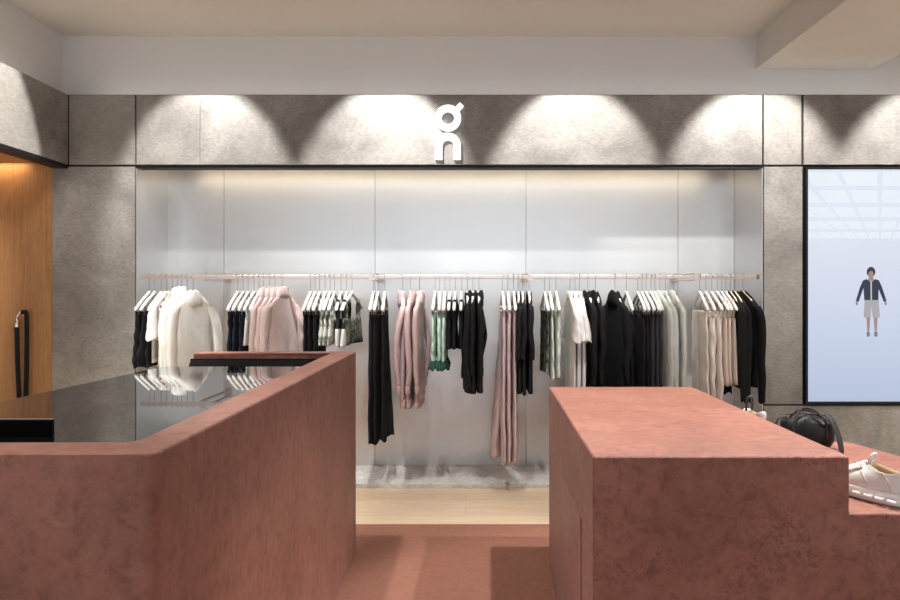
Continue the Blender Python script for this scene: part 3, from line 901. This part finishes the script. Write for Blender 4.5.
# behind the display block
rack([570, 575, 579.5], 'plain', 't_shirt', 'white tees', 'white short sleeved tees', 'left of black jackets', 't-shirt',
     lambda t, s, i: top(t, M['f_white'], zpx(398), s, 'short', 'crew', -1, 0.22, 0.017, 0.004, sz=-0.44))
rack([588, 595.5], 'plain', 'jacket', 'black jackets', 'black high collar jackets', 'right of the white tees', 'jacket',
     lambda t, s, i: top(t, M['f_black'], zpx(420), s, 'long', 'hood', -1, 0.23, 0.024, 0.005, True, True, -0.74))
rack([615], 'plain', 'hoodie', 'black hoodies', 'bulky black hoodie', 'above the display block', 'hoodie',
     lambda t, s, i: top(t, M['f_black'], zpx(420), s, 'long', 'hood', -1, 0.235, 0.045, 0.008, True, True, -0.74, hood_size=1.2), [0.12])
rack([626.5, 638, 642], 'clip', 'trousers', 'black trousers', 'black trousers', 'right of bulky black hoodie', 'trousers',
     lambda t, s, i: bottoms(t, M['f_black'], zpx(432), s, 0.185, 0.017, 0.10, 1.0))
rack([646.3, 651.2, 655], 'clip', 'trousers', 'charcoal trousers', 'charcoal trousers', 'beside the grey-green jackets', 'trousers',
     lambda t, s, i: bottoms(t, M['f_charcoal'], zpx(432), s, 0.185, 0.016, 0.10, 1.0))
rack([660, 665.5, 673.5], 'plain', 'jacket', 'grey-green jackets', 'pale grey-green jackets', 'above the display block', 'jacket',
     lambda t, s, i: top(t, M['f_greygreen'], zpx(405), s, 'long', 'hood', -1, 0.235, 0.020, 0.006, True, True, -0.80, hood_size=0.8))
# right end
rack([700, 706, 712], 'clip', 'trousers', 'cream trousers', 'cream trousers', 'near the rail right end', 'trousers',
     lambda t, s, i: bottoms(t, M['f_cream'], zpx(440), s, 0.19, 0.019, 0.11, 1.0, amp=0.11), [-0.06, -0.03, 0.0])
rack([717.5, 722, 726], 'plain', 'camisole', 'beige camisoles', 'beige strappy camisoles', 'left of the black blazers', 'top',
     lambda t, s, i: tank(t, M['f_beige'], zpx(386), s, None, 0.5, 0.2))
rack([730.5, 735, 743], 'wood', 'blazer', 'black blazers', 'black blazers', 'at the rail right end', 'blazer',
     lambda t, s, i: top(t, M['f_black'], zpx(388), s, 'long', 'none', -1, 0.235, 0.020 if i < 2 else 0.034, 0.004, False, False, -0.85), [0.0, 0.0, 0.12])

# ------------------------------------------------------------------ rope on its hook
RPX, RPY = px(24.5, D), D + 0.015
t = thing('rope_hook', (px(23.5, D), RPY, pz(314, D)), 'small chrome wall hook on the oak wall', 'hook')
bm = bmesh.new()
tube(bm, [(0, 0.0, 0.0), (0, -0.035, 0.0), (0, -0.055, 0.008), (0, -0.06, 0.02)], 0.006, 8, 14)
tube(bm, [(0, 0.0, 0.0), (0, -0.006, 0.0)], 0.018, 14)
link('hook', bm, M['chrome'], t)
t = thing('barrier_rope', (RPX, RPY - 0.045, pz(314, D)), 'black barrier rope hanging folded from a hook on the oak wall', 'rope')
M['rope'] = fabric('black_rope', (0.010, 0.010, 0.011))
bm = bmesh.new()
tube(bm, [(0.0, 0, 0.012), (0.028, 0, 0.010), (0.034, 0, -0.06), (0.033, 0, -0.35), (0.027, 0, -0.60), (0.018, 0, -0.85), (0.0, 0, -0.93), (-0.018, 0, -0.85), (-0.02, 0, -0.6), (-0.030, 0, -0.35), (-0.036, 0, -0.08)], 0.0155, 10, 60)
link('cord', bm, M['rope'], t)
bm = bmesh.new()
tube(bm, [(-0.036, 0, -0.092), (-0.036, 0, -0.045)], 0.0165, 12)
tube(bm, [(-0.036, 0, -0.045), (-0.034, 0, -0.02), (-0.018, 0, 0.008), (0.0, 0, 0.012)], 0.007, 8, 12)
link('end_fitting', bm, M['chrome'], t)

# ------------------------------------------------------------------ shoes
M['sh_white'] = fabric('white_knit', (0.80, 0.77, 0.75), 0.7)
M['sh_sole'] = plain('white_foam', (0.84, 0.81, 0.79), 0.55)
M['sh_in'] = fabric('tan_lining', (0.42, 0.31, 0.19))
M['sh_line'] = plain('pale_pink_trim', (0.62, 0.47, 0.42), 0.6)
M['sh_dark'] = plain('dark_loop', (0.05, 0.045, 0.045), 0.6)
def outline(L0, L1, wid, n=32, toe=1.0):
    """closed shoe outline from heel at L0 to toe at L1; x along the foot"""
    pts = []
    for k in range(n):
        a = 2 * PI * k / n
        s = (1 - math.cos(a)) / 2
        xx = L0 + (L1 - L0) * s
        pw = wid * (0.86 + 0.14 * math.sin(PI * min(1, s * 1.1) - 0.6))
        yy = sgnpow(math.sin(a), 0.72) * pw
        pts.append((xx, yy))
    return pts
def sneaker(loc, rz, label, loop_mat, loop_h=0.0):
    t = thing('sneaker', loc, label, 'shoe', 'white sneakers on the display step', rz)
    bm = bmesh.new(); rings = []
    for z, e, ww in ((0.0, -0.008, 0.040), (0.004, 0.0, 0.046), (0.016, 0.006, 0.050), (0.022, 0.003, 0.047), (0.030, 0.006, 0.050), (0.038, 0.002, 0.047), (0.042, -0.004, 0.043)):
        rings.append([Vector((a, b, z + (0.012 * max(0, (a - 0.22) / 0.07) ** 2 if z < 0.03 else 0.004 * max(0, (a - 0.22) / 0.07)))) for a, b in outline(-e, 0.288 + e, ww)])
    loft(bm, rings); link('sole', bm, M['sh_sole'], t)
    bm = bmesh.new(); rings = []
    lv = [(0.040, 0.003, 0.282, 0.0435), (0.052, 0.000, 0.276, 0.045), (0.064, 0.002, 0.252, 0.0435), (0.076, 0.005, 0.222, 0.040), (0.088, 0.006, 0.188, 0.036), (0.100, 0.004, 0.158, 0.034), (0.108, 0.000, 0.142, 0.035), (0.113, 0.003, 0.136, 0.033)]
    for z, a0, a1, ww in lv:
        ring = []
        for a, b in outline(a0, a1, ww):
            s = (a - a0) / (a1 - a0)
            dz = -0.018 * math.sin(PI * s) * max(0, (z - 0.085) / 0.028)
            ring.append(Vector((a, b, z + dz + 0.01 * max(0, (z - 0.09) / 0.02) * (s < 0.15))))
        rings.append(ring)
    vr = loft(bm, rings, True, False)
    link('upper', bm, M['sh_white'], t)
    bm = bmesh.new(); rings = []
    for z, a0, a1, ww in ((0.112, 0.005, 0.134, 0.032), (0.108, 0.012, 0.126, 0.026), (0.085, 0.018, 0.130, 0.024), (0.060, 0.020, 0.15, 0.024)):
        ring = []
        for a, b in outline(a0, a1, ww):
            s = (a - a0) / (a1 - a0)
            ring.append(Vector((a, b, z - 0.018 * math.sin(PI * s) * max(0, (z - 0.085) / 0.028))))
        rings.append(ring)
    loft(bm, rings, False, True)
    link('lining', bm, M['sh_in'], t)
    bm = bmesh.new()
    h = 0.012 + loop_h
    tube(bm, [(0.146, -0.011, 0.095), (0.136, -0.012, 0.112 + h * .3), (0.128, -0.010, 0.124 + h), (0.124, 0.0, 0.130 + h), (0.128, 0.010, 0.124 + h), (0.136, 0.012, 0.112 + h * .3), (0.146, 0.011, 0.095)], 0.0044, 8, 24)
    link('pull_loop', bm, loop_mat, t)
    bm = bmesh.new()
    tube(bm, [(0.150, -0.024, 0.096), (0.185, -0.030, 0.083), (0.21, -0.040, 0.060)], 0.0032, 6, 10)
    tube(bm, [(0.150, 0.024, 0.096), (0.185, 0.030, 0.083), (0.21, 0.040, 0.060)], 0.0032, 6, 10)
    link('overlay', bm, M['sh_line'], t)
    for s in (-1, 1):
        bm = bmesh.new()
        tube(bm, [(0.045, s * 0.0415, 0.045), (0.052, s * 0.0405, 0.07), (0.075, s * 0.037, 0.098)], 0.0016, 6, 10)
        tube(bm, [(0.12, s * 0.0455, 0.045), (0.125, s * 0.0445, 0.065), (0.150, s * 0.034, 0.090)], 0.0016, 6, 10)
        link('seam', bm, M['sh_line'], t)
        bm = bmesh.new()
        for q in range(6):
            xc = 0.035 + 0.038 * q
            tube(bm, [(xc - 0.013, s * 0.0515, 0.019), (xc, s * 0.0525, 0.019), (xc + 0.013, s * 0.0515, 0.019)], 0.0062, 8, 8, True, 1.0)
        link('sole_pods', bm, M['sh_sole'], t)
    for k in range(5):
        bm = bmesh.new(); xx = 0.155 + 0.018 * k; zz = 0.108 - 0.009 * k
        tube(bm, [(xx, -0.024 - 0.001 * k, zz - 0.010), (xx + 0.004, -0.012, zz + 0.002), (xx + 0.004, 0.012, zz + 0.002), (xx, 0.024 + 0.001 * k, zz - 0.010)], 0.0036, 8, 12)
        link('lace', bm, M['sh_white'], t)
    return t
sneaker((1.335, 2.205, SZ + 0.0005), math.radians(116), 'white sneaker with tan lining at the right edge of the step', M['sh_white'])
o = sneaker((1.205, 3.00, SZ + 0.0005), math.radians(92), 'white sneaker with dark pull loop, peeking over the display block', M['sh_dark'], 0.015)
o.scale = (1, 1, 1.3)

# ------------------------------------------------------------------ black bag
M['bag'] = plain('black_nylon', (0.008, 0.008, 0.009), 0.55, 0.0, 0.3)
M['bag_strap'] = fabric('charcoal_webbing', (0.035, 0.034, 0.034), 0.6)
t = thing('duffel_bag', (1.415, 3.07, SZ), 'small black duffel bag with carry handles on the terracotta step', 'bag', None, math.radians(-14))
bm = bmesh.new(); rings = []
for k in range(15):
    f = k / 14; x = -0.125 + 0.25 * f
    e = (1 - abs(2 * f - 1) ** 4) ** 0.5
    e = max(e, 0.25)
    ring = []
    for j in range(24):
        a = 2 * PI * j / 24
        sag = 0.84 + 0.11 * math.sin(9 * f + 2 * a) + 0.07 * math.sin(23 * f + 5 * a) + 0.04 * math.sin(41 * f - 7 * a)
        ring.append(Vector((x, 0.065 * e * sgnpow(math.cos(a), 0.75) * sag, 0.0705 + 0.07 * e ** 0.4 * sgnpow(math.sin(a), 0.75) * (sag if math.sin(a) > 0 else 1))))
    rings.append(ring)
loft(bm, rings); link('body', bm, M['bag'], t)
for s, hgt in ((-1, 0.168), (1, 0.155)):
    bm = bmesh.new()
    tube(bm, [(-0.075, s * 0.062, 0.05), (-0.07, s * 0.055, 0.115), (-0.035, s * 0.03, hgt - 0.006), (0.0, s * 0.02, hgt), (0.035, s * 0.03, hgt - 0.010), (0.075, s * 0.055, 0.115), (0.08, s * 0.062, 0.05)], 0.0055, 8, 30)
    link('handle', bm, M['bag_strap'], t)
bm = bmesh.new()
tube(bm, [(0.085, -0.045, 0.145), (0.105, -0.070, 0.12), (0.122, -0.095, 0.07), (0.130, -0.11, 0.025), (0.128, -0.115, 0.011)], 0.019, 10, 20, True, 0.3)
link('shoulder_strap', bm, M['bag_strap'], t)
bm = bmesh.new()
tube(bm, [(-0.10, -0.02, 0.13), (-0.135, -0.03, 0.125), (-0.155, -0.03, 0.09), (-0.158, -0.03, 0.03), (-0.150, -0.03, 0.012)], 0.010, 8, 20, True, 0.4)
link('side_strap', bm, M['bag_strap'], t)
bm = bmesh.new()
tube(bm, [(-0.10, 0.0, 0.137), (-0.05, 0.0, 0.141), (0.0, 0.0, 0.141), (0.05, 0.0, 0.141), (0.10, 0.0, 0.135)], 0.0035, 6, 20)
link('zip', bm, M['bag_strap'], t)
t.scale = (0.82, 0.9, 1.0)
